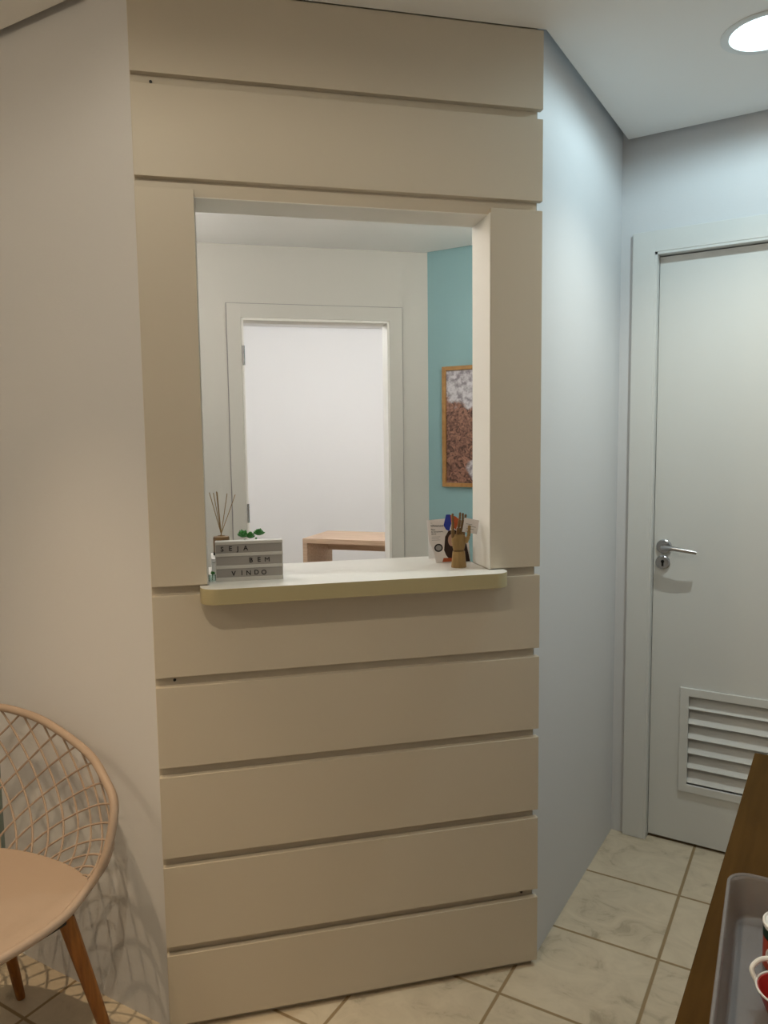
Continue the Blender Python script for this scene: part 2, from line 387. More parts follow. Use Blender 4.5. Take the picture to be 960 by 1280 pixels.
# white lining of the opening
bm = nb()
box(bm, S0, S0 + 0.002, -0.001, TH + 0.002, 1.138, Z1); box(bm, S1 - 0.002, S1, -BT + 0.001, TH + 0.002, 1.138, Z1); box(bm, S0, S1, 0.0005, TH + 0.002, Z1 - 0.002, Z1)
obj('opening_lining', bm, M['reveal'], wc, smooth=False)
# screw caps left in the grooves
for s, z in ((0.045, 2.292), (0.045, 0.905), (0.955, 0.216)):
    b = nb(); lathe(b, [(0, 0.0), (0.0035, 0.0), (0.0035, 0.003), (0, 0.0035)], 10, T(s, 0, z) @ RX(PI / 2)); obj('screw', b, M['black'], wc)

# office: inner wall with open doorway, teal wall
OI = 2.20
DS0, DS1, DT = 0.338, 1.134, 2.124
bm = nb()
box(bm, -1.6, DS0, 0, 0.10, 0, ZW); box(bm, DS1, 3.6, 0, 0.10, 0, ZW); box(bm, DS0, DS1, 0, 0.10, DT, ZW)
o = P(0, -OI); struct('wall_inner', bm, M['office'], loc=o, rz=R45)
d2 = bpy.data.objects.new('door_2', None); C.objects.link(d2); d2['kind'] = 'structure'; d2.location = o; d2.rotation_euler = (0, 0, R45)
bm = nb(); CW = 0.072
box(bm, DS0 - CW, DS0, -0.012, 0.0, 0, DT + CW, 0.002); box(bm, DS1, DS1 + CW, -0.012, 0.0, 0, DT + CW, 0.002); box(bm, DS0 - 0.001, DS1 + 0.001, -0.012, 0.0, DT, DT + CW, 0.002)
obj('door_casing', bm, M['office'], d2)
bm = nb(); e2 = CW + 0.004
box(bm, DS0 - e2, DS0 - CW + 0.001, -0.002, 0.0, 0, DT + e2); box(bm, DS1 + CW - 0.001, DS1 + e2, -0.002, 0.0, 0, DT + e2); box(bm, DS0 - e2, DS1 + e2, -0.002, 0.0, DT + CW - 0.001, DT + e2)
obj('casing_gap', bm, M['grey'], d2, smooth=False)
bm = nb(); box(bm, DS0, DS0 + 0.012, -0.008, 0.108, 0, DT); box(bm, DS1 - 0.012, DS1, -0.008, 0.108, 0, DT); box(bm, DS0, DS1, -0.008, 0.108, DT - 0.012, DT)
obj('door_jamb', bm, M['reveal'], d2, smooth=False)
for z in (1.93, 1.10, 0.25):
    b = nb(); lathe(b, [(0, 0), (0.006, 0), (0.006, 0.10), (0, 0.10)], 10, T(DS0 + 0.010, -0.012, z - 0.05)); box(b, DS0 + 0.010, DS0 + 0.013, -0.01, 0.03, z - 0.05, z + 0.05)
    obj('hinge', b, M['metal'], d2)
bm = nb(); box(bm, -2.0752 - 0.02, -0.70, 3.7255, 3.80, 0, ZW); struct('wall_teal', bm, M['teal'])
# far room shell
bm = nb(); box(bm, -1.5, 3.6, 2.80, 2.9, 0, ZW); box(bm, -1.6, -1.4, 0.1, 2.8, 0, ZW); box(bm, 3.4, 3.6, 0.1, 2.8, 0, ZW)
struct('wall_far', bm, M['far'], loc=o, rz=R45)

# door_1: casing, leaf, handle, keyhole, vent grille
d1 = bpy.data.objects.new('door_1', None); C.objects.link(d1); d1['kind'] = 'structure'; d1.location = (DX0, YB, 0)
w_ = DX1 - DX0
bm = nb()
box(bm, -0.075, 0.0, -0.015, 0.0, 0, DZ + 0.072, 0.002); box(bm, w_, w_ + 0.075, -0.015, 0.0, 0, DZ + 0.072, 0.002); box(bm, -0.001, w_ + 0.001, -0.015, 0.0, DZ, DZ + 0.072, 0.002)
obj('door_casing', bm, M['door'], d1)
bm = nb(); box(bm, -0.0, 0.008, -0.013, 0.09, 0, DZ); box(bm, w_ - 0.008, w_, -0.013, 0.09, 0, DZ); box(bm, 0, w_, -0.013, 0.09, DZ - 0.008, DZ)
obj('door_jamb', bm, M['door'], d1, smooth=False)
LY = 0.022
VX0, VX1, VZ0, VZ1 = 0.112, 0.700, 0.203, 0.588
lf = nb(); h = 0.022
for a in ((0.010, VX0 + h, 0.012, DZ - 0.012), (VX1 - h, w_ - 0.010, 0.012, DZ - 0.012), (VX0 + h, VX1 - h, 0.012, VZ0 + h), (VX0 + h, VX1 - h, VZ1 - h, DZ - 0.012)):
    box(lf, a[0], a[1], LY, LY + 0.035, a[2], a[3])
leaf = obj('door_leaf', lf, M['door'], d1, smooth=False)
vb = nb(); fw = 0.030
box(vb, VX0, VX0 + fw, LY - 0.009, LY, VZ0, VZ1, 0.003); box(vb, VX1 - fw, VX1, LY - 0.009, LY, VZ0, VZ1, 0.003)
box(vb, VX0 + fw - 0.004, VX1 - fw + 0.004, LY - 0.0088, LY, VZ0, VZ0 + fw, 0.003); box(vb, VX0 + fw - 0.004, VX1 - fw + 0.004, LY - 0.0088, LY, VZ1 - fw, VZ1, 0.003)
vent = obj('vent_grille', vb, M['door'], d1)
for k in range(6):
    zc_ = VZ0 + 0.057 + k * 0.0545
    b = nb(); box(b, VX0 + 0.024, VX1 - 0.024, -0.0015, 0.0015, -0.0265, 0.0265, 0.001, 1, T(0, LY + 0.013, zc_) @ RX(-0.60)); 
    obj('louvre', b, M['door'], vent)
b = nb(); box(b, VX0 + 0.01, VX1 - 0.01, LY + 0.036, LY + 0.038, VZ0 + 0.01, VZ1 - 0.01); obj('grille_mesh', b, M['grey'], vent, smooth=False)
hx, hz = 0.045, 1.090
hb = nb(); lathe(hb, [(0, 0), (0.026, 0), (0.026, 0.006), (0.022, 0.009), (0, 0.009)], 28, T(hx, LY, hz) @ RX(PI / 2)); lathe(hb, [(0.0, 0), (0.010, 0.0), (0.009, 0.045), (0, 0.045)], 16, T(hx, LY, hz) @ RX(PI / 2))
hd = obj('door_handle', hb, M['metal'], d1)
lv = catmull([(hx, LY - 0.045, hz), (hx + 0.03, LY - 0.050, hz + 0.001), (hx + 0.075, LY - 0.050, hz - 0.004), (hx + 0.115, LY - 0.046, hz - 0.010)], 8, False)
b = nb(); tube(b, lv, [0.0095 - 0.0035 * i / (len(lv) - 1) for i in range(len(lv))], 12); obj('lever', b, M['metal'], hd)
kb = nb(); lathe(kb, [(0, 0), (0.025, 0), (0.025, 0.006), (0.021, 0.009), (0, 0.009)], 28, T(hx - 0.003, LY, hz - 0.057) @ RX(PI / 2)); kp = obj('keyhole_plate', kb, M['metal'], d1)
b = nb(); lathe(b, [(0, 0), (0.006, 0), (0.006, 0.001), (0, 0.001)], 14, T(hx - 0.003, LY - 0.009, hz - 0.053) @ RX(PI / 2)); box(b, hx - 0.0065, hx + 0.0005, LY - 0.010, LY - 0.009, hz - 0.070, hz - 0.053); obj('keyhole', b, M['black'], kp)

# ================================================================== RECESSED LAMPS
def downlight(x, y, beams, label, estr):
    t = thing('recessed_downlight', label, 'ceiling light', (x, y, ZC), group='recessed round ceiling lamps')
    b = nb(); lathe(b, [(0.090, -0.004), (0.104, -0.006), (0.110, -0.003), (0.110, 0.0), (0.0955, 0.0), (0.0955, 0.012), (0.090, 0.012), (0.090, -0.004)], 48); obj('trim_ring', b, M['trim'], t)
    b = nb(); lathe(b, [(0.0905, 0.0), (0.086, 0.020), (0.078, 0.046), (0.080, 0.046), (0.0925, 0.013)], 48); obj('reflector', b, M['reflector'], t)
    m = mat('lamp_glow', (0.9, 0.9, 0.9), 0.5, 0.2, emit=beams[-1][1], estr=estr)
    b = nb(); lathe(b, [(0, 0.038), (0.05, 0.039), (0.0785, 0.046), (0.0785, 0.052), (0, 0.052)], 40); obj('lamp_lens', b, m, t)
    for watts, col, beam, soft in beams:
        l = bpy.data.lights.new('lamp_light', 'SPOT'); l.energy = watts; l.color = col; l.spot_size = math.radians(beam); l.spot_blend = soft; l.shadow_soft_size = 0.010
        lo_ = bpy.data.objects.new('lamp_light', l); C.objects.link(lo_); lo_.parent = t; lo_.location = (0, 0, -0.003)
    return t
downlight(*LAMPS['corridor'], LAMP_CORRIDOR, 'lit cool white recessed downlight in the ceiling near the white door', 9)
downlight(*LAMPS['side'], LAMP_SIDE, 'lit recessed downlight in the ceiling above the sand coloured net chair', 2)
downlight(*LAMPS['middle'], LAMP_MIDDLE, 'lit recessed downlight in the ceiling before the reception window', 2)
def globe(x, y, z, R_, watts, col, label, group=None):  # globe-shaped light out of view, mostly used as added fill
    t = thing('unseen_globe_light', label, 'ceiling light', (x, y, ZC), group=group)
    b = nb(); lathe(b, [(0, -0.014), (0.055, -0.014), (0.060, -0.010), (0.060, 0.0), (0, 0.0)], 32); obj('lamp_base', b, M['trim'], t)
    b = nb(); tube(b, [(0, 0, -0.013), (0, 0, z - ZC + R_ * 0.97)], 0.008, 12); obj('stem', b, M['trim'], t)
    m = mat('globe_glow', (0.9, 0.9, 0.9), 0.4, 0.3, emit=col, estr=watts / (PI * 4 * PI * R_ * R_))
    b = nb(); lathe(b, [(R_ * math.sin(PI * a / 20) if 0 < a < 20 else 0, z - ZC + R_ * math.cos(PI * a / 20)) for a in range(21)], 36); obj('glass_globe', b, m, t)
globe(-1.9, -0.9, 2.36, 0.10, *FILL_WAITING, 'unseen globe fill light added on the waiting room ceiling, behind the viewer')
globe(-1.937, 1.459, 2.23, 0.085, *GLOBE_OFFICE, 'lit round glass globe lamp in the office, behind the left wall')
globe(-2.78, 2.06, 2.20, 0.085, *FILL_OFFICE_B, 'unseen globe fill light added in the office, near the open doorway')
globe(-1.15, 2.95, 2.38, 0.085, *FILL_TEAL, 'unseen globe fill light added in the office, before the teal wall')
globe(FAR_FILLS[0].x, FAR_FILLS[0].y, 2.38, 0.085, *FILL_FAR, 'unseen globe fill light added in the far white room, left of its desk')
globe(FAR_FILLS[1].x, FAR_FILLS[1].y, 2.38, 0.085, *FILL_FAR, 'unseen globe fill light added in the far white room, over its desk')

# ================================================================== COUNTER AND THINGS ON IT
ZS = 1.137
cs0, cs1, cf, cbk, rr = 0.113, 0.893, 0.078, 0.252, 0.045
poly = []
def arc(cx, cy, r, a0, a1, n=10): return [(cx + r * math.cos(a0 + (a1 - a0) * k / n), cy + r * math.sin(a0 + (a1 - a0) * k / n)) for k in range(n + 1)]
poly += arc(cs0 + rr, -cf + rr, rr, PI, 1.5 * PI); poly += arc(cs1 - rr, -cf + rr, rr, 1.5 * PI, 2 * PI)
poly += [(cs1, -BT - 0.0003), (S1 - 0.003, -BT - 0.0003), (S1 - 0.003, cbk), (S0 + 0.003, cbk), (S0 + 0.003, -BT - 0.0003), (cs0, -BT - 0.0003)]
bm = nb(); prism(bm, poly, ZS - 0.0385, ZS, 0.0012)
ct = obj('countertop', bm, [M['sill'], M['edge']], None, (XL, YL, 0), R45)
for p_ in ct.data.polygons:
    if abs(p_.normal.z) < 0.5: p_.material_index = 1
tag(ct, 'white counter shelf with rounded corners in the reception window', 'counter')

def sill_thing(name, label, cat, s, off, z=ZS, dr=0.0, group=None): return thing(name, label, cat, P(s, off, z), R45 + dr, group)

# letter board sign
SW, SH, SD = 0.165, 0.099, 0.030
t = sill_thing('letter_board_sign', 'small grey letter board reading SEJA BEM VINDO on the counter', 'sign', 0.234, -0.0165, ZS, -0.03)
tilt = RX(0.03)
b = nb(); box(b, -SW / 2, SW / 2, 0.003, SD, 0, SH, 0.0015, 2); obj('sign_case', b, M['signrail'], t)
b = nb(); box(b, -SW / 2 + 0.002, SW / 2 - 0.002, 0.0015, 0.004, 0.004, SH - 0.003); obj('sign_face', b, M['signback'], t, smooth=False)
for z0, z1 in ((0.0, 0.0095), (0.0315, 0.0395), (0.0620, 0.0700), (0.0915, SH)):
    b = nb(); box(b, -SW / 2, SW / 2, -0.0012, 0.004, z0, z1, 0.0008, 2); obj('sign_rail', b, M['signrail'], t)
for word, x0, dx, zb in (('SEJA', -0.146 / 2 - 0.003 + 0.012 - 0.0, 0.0186, 0.0752), ('BEM', 0.0, 0.0200, 0.0452), ('VINDO', -0.0385, 0.0186, 0.0135)):
    pos = {'SEJA': [-0.0655, -0.0455, -0.0275, -0.0085], 'BEM': [0.0035, 0.0235, 0.0435], 'VINDO': [-0.0395, -0.0195, -0.0030, 0.0165, 0.0345]}[word]
    for i, ch in enumerate(word):
        ob = text_bm(ch, 0.0165, 0.0003, 'CENTER', 0.0 if ch == 'M' else 0.0003)
        if ch == 'M': bmesh.ops.scale(ob, vec=(1.12, 1, 1), verts=ob.verts)
        stand(ob, T(pos[i], 0.0008, zb + (0.0007 if i % 2 else 0)) ); obj('letter', ob, M['ink'], t, smooth=False)

# low white box behind the sign, with the diffuser and the succulent on it
t = sill_thing('storage_box', 'low white box behind the letter board, under the reed diffuser', 'box', 0.2225, -0.165)
b = nb(); box(b, -0.080, 0.080, -0.055, 0.055, 0, 0.034, 0.002); obj('box_body', b, M['whitep'], t)
b = nb(); box(b, -0.0808, 0.0808, -0.0558, 0.0558, 0.0345, 0.044, 0.002); obj('box_lid', b, M['whitep'], t)
ZBX = ZS + 0.044
t = sill_thing('reed_diffuser', 'brown reed diffuser bottle with thin sticks behind the letter board', 'diffuser', 0.170, -0.175, ZBX)
b = nb(); lathe(b, [(0, 0), (0.0200, 0), (0.0215, 0.003), (0.0215, 0.046), (0.0200, 0.0495), (0.012, 0.051), (0.010, 0.0515), (0.010, 0.050), (0, 0.049)], 28); bt = obj('bottle', b, M['amber'], t)
b = nb(); lathe(b, [(0.0215, 0.0), (0.0220, 0.0005), (0.0220, 0.008), (0.0215, 0.0085)], 28); obj('bottle_base', b, M['black'], bt)
for (tx, ty, h_, r_) in ((-0.027, 0.002, 0.167, 0.0010), (-0.0165, -0.004, 0.166, 0.0010), (-0.0085, 0.003, 0.169, 0.0013), (-0.0070, -0.002, 0.167, 0.0012), (0.0190, 0.003, 0.163, 0.0010), (0.0400, -0.002, 0.160, 0.0010)):
    b = nb(); tube(b, [(-tx * 0.10, -ty, 0.045), (tx, ty, h_)], r_, 7); obj('reed', b, M['reed'], t)

def rosette(bm, cx, cy, cz, R, n, seed):
    rnd = random.Random(seed)
    for k in range(n):
        lay = k / n; a = k * 2.39996; el = 0.45 + 1.05 * lay; L_ = R * (0.80 + 0.05 * lay) * rnd.uniform(0.85, 1.15); wd_ = L_ * 0.36
        mx = T(cx, cy, cz) @ RZ(a) @ RY(-el)
        lathe(bm, [(0, 0), (wd_ * 0.55, L_ * 0.12), (wd_, L_ * 0.55), (wd_ * 0.8, L_ * 0.8), (0, L_)], 7, mx @ RY(PI / 2), 0.42, 1.0)
t = sill_thing('potted_succulent', 'green succulent plant rising behind the letter board', 'plant', 0.242, -0.160, ZBX)
b = nb(); lathe(b, [(0, 0), (0.022, 0), (0.027, 0.028), (0.025, 0.028), (0.0225, 0.022), (0, 0.022)], 24, None); obj('pot', b, M['whitep'], t)
b = nb(); lathe(b, [(0, 0.0242), (0.0238, 0.0242), (0.0228, 0.020), (0, 0.020)], 20); obj('soil', b, M['soil'], t)
b = nb(); rosette(b, -0.015, 0, 0.046, 0.024, 26, 1); rosette(b, 0.003, -0.006, 0.044, 0.020, 18, 4); rosette(b, 0.026, 0.002, 0.050, 0.021, 22, 2)
tube(b, [(-0.006, 0, 0.022), (-0.012, 0, 0.042)], 0.0025, 7); tube(b, [(0.008, 0, 0.022), (0.020, 0.002, 0.044)], 0.0025, 7); obj('foliage', b, M['green'], t)

t = sill_thing('glass_vase', 'tiny clear glass vase with a green sprig, left of the letter board', 'vase', 0.1425, -0.028)
b = nb(); lathe(b, [(0, 0), (0.0078, 0), (0.0090, 0.002), (0.0090, 0.017), (0.0080, 0.017), (0.0080, 0.003), (0, 0.002)], 18); obj('vase_body', b, M['glass'], t)
b = nb(); rosette(b, 0.0015, 0, 0.018, 0.0095, 14, 9); tube(b, [(0, 0, 0.003), (0.001, 0, 0.020)], 0.0012, 6); obj('sprig', b, M['green'], t)

# wooden mannequin hand
t = sill_thing('mannequin_hand', 'jointed wooden mannequin hand standing on the counter, fingers up', 'figurine', 0.790, -0.045)
b = nb(); lathe(b, [(0, 0), (0.0205, 0), (0.0210, 0.002), (0.0185, 0.025), (0.0168, 0.0435), (0, 0.0435)], 26, None, 1, 0.85); obj('wrist_base', b, M['handw'], t)
b = nb(); lathe(b, [(0, 0.0435), (0.0150, 0.0435), (0.0150, 0.0455), (0, 0.0455)], 22, None, 1, 0.85); obj('joint_ring', b, M['handd'], t)
b = nb(); lathe(b, [(0, 0.0455), (0.0150, 0.0458), (0.0160, 0.050), (0.0182, 0.060), (0.0208, 0.071), (0.0205, 0.078), (0.0180, 0.0845), (0.0120, 0.089), (0, 0.0915)], 26, None, 1, 0.5); obj('palm', b, M['handw'], t)
fingers = [
    [(-0.0160, 0, 0.080), (-0.0172, -0.001, 0.102), (-0.0166, 0.001, 0.124), (-0.0162, 0.003, 0.1455)],
    [(-0.0035, 0, 0.085), (-0.0015, -0.003, 0.107), (0.0020, -0.002, 0.129), (0.0050, 0.002, 0.1475)],
    [(0.0055, 0, 0.086), (0.0095, 0.003, 0.107), (0.0135, 0.007, 0.127), (0.0150, 0.009, 0.1450)],
    [(0.0115, 0, 0.083), (0.0160, 0.004, 0.102), (0.0200, 0.008, 0.120), (0.0240, 0.012, 0.1410)]]
for fpts in fingers:
    pr_ = None; b = nb()
    for i in range(3):
        a_, c_ = Vector(fpts[i]), Vector(fpts[i + 1]); r0 = 0.0052 - 0.0010 * i
        tube(b, [a_, a_.lerp(c_, 0.12), a_.lerp(c_, 0.5), a_.lerp(c_, 0.88), c_], [r0 * 0.72, r0, r0 * 0.92, r0 * 0.98, r0 * 0.62], 10)
    obj('finger', b, M['handd'], t)
b = nb(); th = [Vector(p) for p in ((0.0185, -0.002, 0.066), (0.0255, -0.006, 0.083), (0.0262, -0.009, 0.098), (0.0268, -0.010, 0.113))]
for i in range(3):
    a_, c_ = th[i], th[i + 1]; r0 = 0.0056 - 0.0007 * i
    tube(b, [a_, a_.lerp(c_, 0.12), a_.lerp(c_, 0.5), a_.lerp(c_, 0.88), c_], [r0 * 0.72, r0, r0 * 0.95, r0, r0 * 0.6], 10)
obj('thumb', b, M['handw'], t)

# small card held between the fingers
t = sill_thing('business_card', 'white business card held between the fingers of the wooden hand', 'card', 0.790, -0.045, ZS)
cm = T(0.034, 0.0005, 0.110) @ RZ(0.25) @ RY(0.22) 
b = nb(); box(b, -0.024, 0.024, -0.0004, 0.0004, -0.019, 0.019, 0.0, 1, cm); obj('card_sheet', b, M['pinkw'], t, smooth=False)
b = nb()
for (x, z, w2) in ((-0.006, 0.004, 0.010), (0.008, -0.001, 0.009), (0.0, -0.008, 0.012)): box(b, x - w2, x + w2, -0.0007, -0.0003, z - 0.0008, z + 0.0008, 0, 1, cm)
obj('card_print', b, M['grey'], t, smooth=False)

# brochures
def flat(bm, pts, y0, y1, mx):             # polygon in XZ extruded in y
    prism(bm, pts, 0, 1, 0, mx @ Matrix(((1, 0, 0, 0), (0, 0, (y1 - y0), y0), (0, 1, 0, 0), (0, 0, 0, 1))))
t = sill_thing('brochure', 'standing die-cut leaflet with blue hexagon and dark-haired figure behind the wooden hand', 'leaflet', 0.800, -0.128, ZS)
bx = T(0, 0, 0) @ RX(-0.06)
b = nb(); flat(b, [(-0.048, 0), (0.053, 0), (0.050, 0.050), (0.030, 0.098), (0.016, 0.118), (-0.016, 0.123), (-0.0725, 0.120), (-0.0675, 0.060), (-0.053, 0.030)], 0.0, 0.0012, bx); obj('leaflet_card', b, M['pinkw'], t, smooth=False)
def ell(cx, cz, rx, rz, n=20, a0=0.0): return [(cx + rx * math.cos(2 * PI * k / n) , cz + rz * math.sin(2 * PI * k / n)) for k in range(n)]
b = nb(); flat(b, [(-0.020, 0.072), (-0.010, 0.088), (0.006, 0.092), (0.020, 0.084), (0.030, 0.062), (0.042, 0.050), (0.052, 0.0), (-0.002, 0.0), (-0.018, 0.020), (-0.024, 0.035)], -0.0006, 0.0001, bx); obj('figure_print', b, M['hairb'], t, smooth=False)
b = nb(); flat(b, ell(-0.001, 0.062, 0.011, 0.017), -0.0009, -0.0005, bx); obj('face_print', b, M['skin'], t, smooth=False)
b = nb(); flat(b, [(-0.024, 0.104), (-0.016, 0.134), (-0.004, 0.134), (-0.001, 0.110), (-0.008, 0.088), (-0.017, 0.092)], -0.0009, -0.0005, bx); obj('hexagon_print', b, M['blue'], t, smooth=False)
b = nb(); flat(b, [(-0.004, 0.133), (0.012, 0.128), (0.022, 0.120), (0.012, 0.090), (-0.001, 0.105)], -0.0010, -0.0005, bx); obj('orange_print', b, M['orange'], t, smooth=False)
b = nb(); flat(b, [(-0.030, 0.002), (0.0, 0.002), (0.0, 0.012), (-0.026, 0.013)], -0.0010, -0.0006, bx); obj('red_print', b, M['orange'], t, smooth=False)
b = nb(); flat(b, ell(-0.040, 0.042, 0.0125, 0.0115), -0.0006, -0.0001, bx); sealp = obj('seal_print', b, M['ink'], t, smooth=False)
b = nb(); flat(b, ell(-0.040, 0.042, 0.0085, 0.0075), -0.0010, -0.0006, bx); obj('seal_centre', b, M['grey'], sealp, smooth=False)
for txt, sz, x, z, mm in (('the', 0.004, -0.062, 0.1105, 'grey'), ('Whiteness', 0.0086, -0.062, 0.1010, 'ink'), ('Placa', 0.0062, -0.061, 0.0915, 'ink'), ('de clareamento', 0.0056, -0.061, 0.0855, 'ink'), ('dental', 0.0056, -0.060, 0.0795, 'ink')):
    tb_ = text_bm(txt, sz, 0.0002, 'LEFT'); stand(tb_, bx @ T(x, -0.0003, z)); obj('printed_text', tb_, M[mm], t, smooth=False)
b = nb()
for k in range(3): box(b, -0.059, -0.034 - 0.004 * (k % 2), -0.0003, 0.0, 0.0725 - 0.0045 * k, 0.0735 - 0.0045 * k, 0, 1, bx)
obj('fine_print', b, M['grey'], t, smooth=False)
b = nb(); flat(b, [(-0.02, 0.0), (0.03, 0.0), (0.01, 0.06), (0.0, 0.06)], -0.0006, 0.0006, T(0, 0.018, 0) @ RX(0.28)); obj('support_strut', b, M['white'], t, smooth=False)
t = sill_thing('leaflet', 'plain white leaflet standing behind the printed brochure', 'leaflet', 0.7985, -0.205, ZS)
b = nb(); box(b, -0.045, 0.035, 0, 0.0012, 0, 0.088, 0, 1, RX(-0.05)); obj('leaflet_card', b, M['white'], t, smooth=False)
b = nb(); flat(b, [(-0.02, 0.0), (0.02, 0.0), (0.005, 0.05), (-0.005, 0.05)], -0.0006, 0.0006, T(0, 0.016, 0) @ RX(0.27)); obj('support_strut', b, M['white'], t, smooth=False)

# ================================================================== OFFICE AND FAR ROOM THINGS
t = thing('picture_frame', 'wooden framed picture of white blossom on brown, on the teal wall', 'picture', (-1.909, 3.7255, 1.219))
FWd, FH = 0.50, 0.655
b = nb(); q = 0.022
box(b, 0, q, -0.022, -0.0005, 0, FH, 0.002); box(b, FWd - q, FWd, -0.022, -0.0005, 0, FH, 0.002); box(b, q - .001, FWd - q + .001, -0.022, -0.0005, 0, q, 0.002); box(b, q - .001, FWd - q + .001, -0.022, -0.0005, FH - q, FH, 0.002)
obj('frame', b, M['frame'], t)
b = nb(); box(b, q - .002, FWd - q + .002, -0.010, -0.002, q - .002, FH - q + .002); obj('art_print', b, M['art'], t, smooth=False)

t = thing('desk', 'pale wood desk in the white room seen through the doorway', 'desk', (-3.475, 4.446, 0), 0.235)
DW, DD, DH, DTk = 1.35, 0.50, 0.75, 0.036
b = nb(); box(b, 0, DW, 0, DD, DH - DTk, DH, 0.002); obj('desk_top', b, M['desk'], t)
for x in (0.0, DW - DTk):
    b = nb(); box(b, x, x + DTk, 0.001, DD - 0.001, 0, DH - DTk, 0.0015); obj('side_panel', b, M['desk'], t)
b = nb(); box(b, DTk, DW - DTk, DD - 0.09, DD - 0.07, DH - DTk - 0.105, DH - DTk, 0.001); obj('apron', b, M['desk'], t)
t = thing('bottle', 'small red bottle on the pale wood desk in the far room', 'bottle', (-3.475 + 0.72 * 0.9725 - 0.27 * 0.2328, 4.446 + 0.72 * 0.2328 + 0.27 * 0.9725, 0.75))
b = nb(); lathe(b, [(0, 0), (0.014, 0), (0.015, 0.002), (0.015, 0.022), (0.008, 0.026), (0, 0.026)], 16); obj('bottle_body', b, M['whitep'], t)
b = nb(); lathe(b, [(0, 0.026), (0.012, 0.026), (0.011, 0.060), (0.009, 0.062), (0, 0.062)], 16); obj('bottle_cap', b, M['redp'], t)

# ================================================================== CHAIR
ch = thing('net_back_chair', 'sand coloured plastic armchair with open net back and wooden legs', 'chair', (-1.70, 0.84, 0))
half = [(0.290, 0.0, 0.449), (0.288, 0.06, 0.450), (0.278, 0.115, 0.452), (0.250, 0.170, 0.460), (0.268, 0.200, 0.495), (0.276, 0.228, 0.548), (0.258, 0.264, 0.628), (0.20, 0.287, 0.668), (0.11, 0.307, 0.710), (-0.04, 0.305, 0.756), (-0.15, 0.298, 0.770), (-0.23, 0.272, 0.778), (-0.275, 0.20, 0.785), (-0.295, 0.10, 0.790)]
half[3] = (0.262, 0.165, 0.462)
full = half + [(-0.300, 0, 0.792)] + [(x, -y, z) for x, y, z in half[:0:-1]]
rim = catmull(full, 8, True)
b = nb(); tube(b, rim, 0.0105, 12, True); obj('rim', b, M['shell'], ch, smooth=True)
# seat outline: front follows the rim, back follows the net's foot
kf = 4
front = [Vector(p) for p in half[:4]]
back = [Vector(p) for p in ((0.262, 0.165, 0.462), (0.225, 0.205, 0.464), (0.14, 0.226, 0.460), (0.04, 0.228, 0.455), (-0.06, 0.213, 0.452), (-0.14, 0.180, 0.452), (-0.20, 0.130, 0.455), (-0.235, 0.07, 0.458), (-0.247, 0.0, 0.460))]
outl = front + back[1:] ; outl = outl + [Vector((v.x, -v.y, v.z)) for v in outl[-2:0:-1]]
ol = catmull(outl, 6, True)
cS = Vector((0.02, 0, 0.432)); t_ = nb(); NR = 9; rings = []
for i in range(NR + 1):
    u = i / NR; ring = []
    for v in ol:
        p = cS.lerp(v, u); p.z = cS.z + (v.z - cS.z) * (u ** 2.6); 
        if p.x > 0.2: p.z += 0.006 * math.sin(PI * min(1, (p.x - 0.2) / 0.09))
        ring.append(t_.verts.new(p))
    rings.append(ring)
n = len(ol)
for a, b2 in zip(rings[1:], rings[2:]):
    for k in range(n): t_.faces.new((a[k], a[(k + 1) % n], b2[(k + 1) % n], b2[k]))
cv = t_.verts.new(cS)
for k in range(n): t_.faces.new((cv, rings[1][k], rings[1][(k + 1) % n]))
for v in rings[0]: t_.verts.remove(v)
bmesh.ops.recalc_face_normals(t_, faces=t_.faces)
if sum(f.normal.z for f in t_.faces) < 0: bmesh.ops.reverse_faces(t_, faces=t_.faces)
bmesh.ops.solidify(t_, geom=list(t_.faces), thickness=0.012)
bmesh.ops.recalc_face_normals(t_, faces=t_.faces)
obj('seat', t_, M['shell'], ch, ang=60)
# net between the seat's edge and the rim
rimU = resample(catmull([Vector(p) for p in half[3:]] + [Vector((-0.300, 0, 0.792))] + [Vector((x, -y, z)) for x, y, z in half[:2:-1]], 10, False), 400)
bk = back + [Vector((v.x, -v.y, v.z)) for v in back[-2::-1]]
footU = resample(catmull(bk, 10, False), 400)
def net_pt(tt, h):                          # tt along (0..1), h from foot to rim; bulges outward
    tt = min(1, max(0, tt)); i = tt * 400; k = min(399, int(i)); fr = i - k
    A = footU[k].lerp(footU[k + 1], fr); B = rimU[k].lerp(rimU[k + 1], fr)
    p = A.lerp(B, h); d = Vector((p.x - 0.0, p.y, 0)); d.normalize()
    bul = 0.028 * math.sin(PI * h) * min(1.0, (B - A).length / 0.15)
    p += d * bul; p.z -= 0.6 * bul
    return p
NN = 27; DEL = 4.25 / NN
b = nb()
for sgn in (1, -1):
    for k in range(-7, NN + 8):
        r0 = (k + 0.5) / NN; pts = []
        for j in range(19):
            h = j / 18; tt = r0 - sgn * DEL * (1 - h ** 1.1)
            if 0.004 < tt < 0.996: pts.append(net_pt(tt, h))
        if len(pts) > 2: tube(b, pts, 0.0028, 6)
obj('net_back', b, M['shell'], ch)
for sx, sy in ((1, 1), (1, -1), (-1, 1), (-1, -1)):
    top = Vector((0.232, 0.135 * sy, 0.428)) if sx > 0 else Vector((-0.085, 0.15 * sy, 0.424))
    ft = Vector((0.283, 0.225 * sy, 0.0)) if sx > 0 else Vector((-0.134, 0.240 * sy, 0.0))
    b = nb(); tube(b, [ft, ft.lerp(top, 0.02), ft.lerp(top, 0.5), top], [0.0105, 0.0115, 0.0155, 0.0190], 16); obj('leg', b, M['leg'], ch)
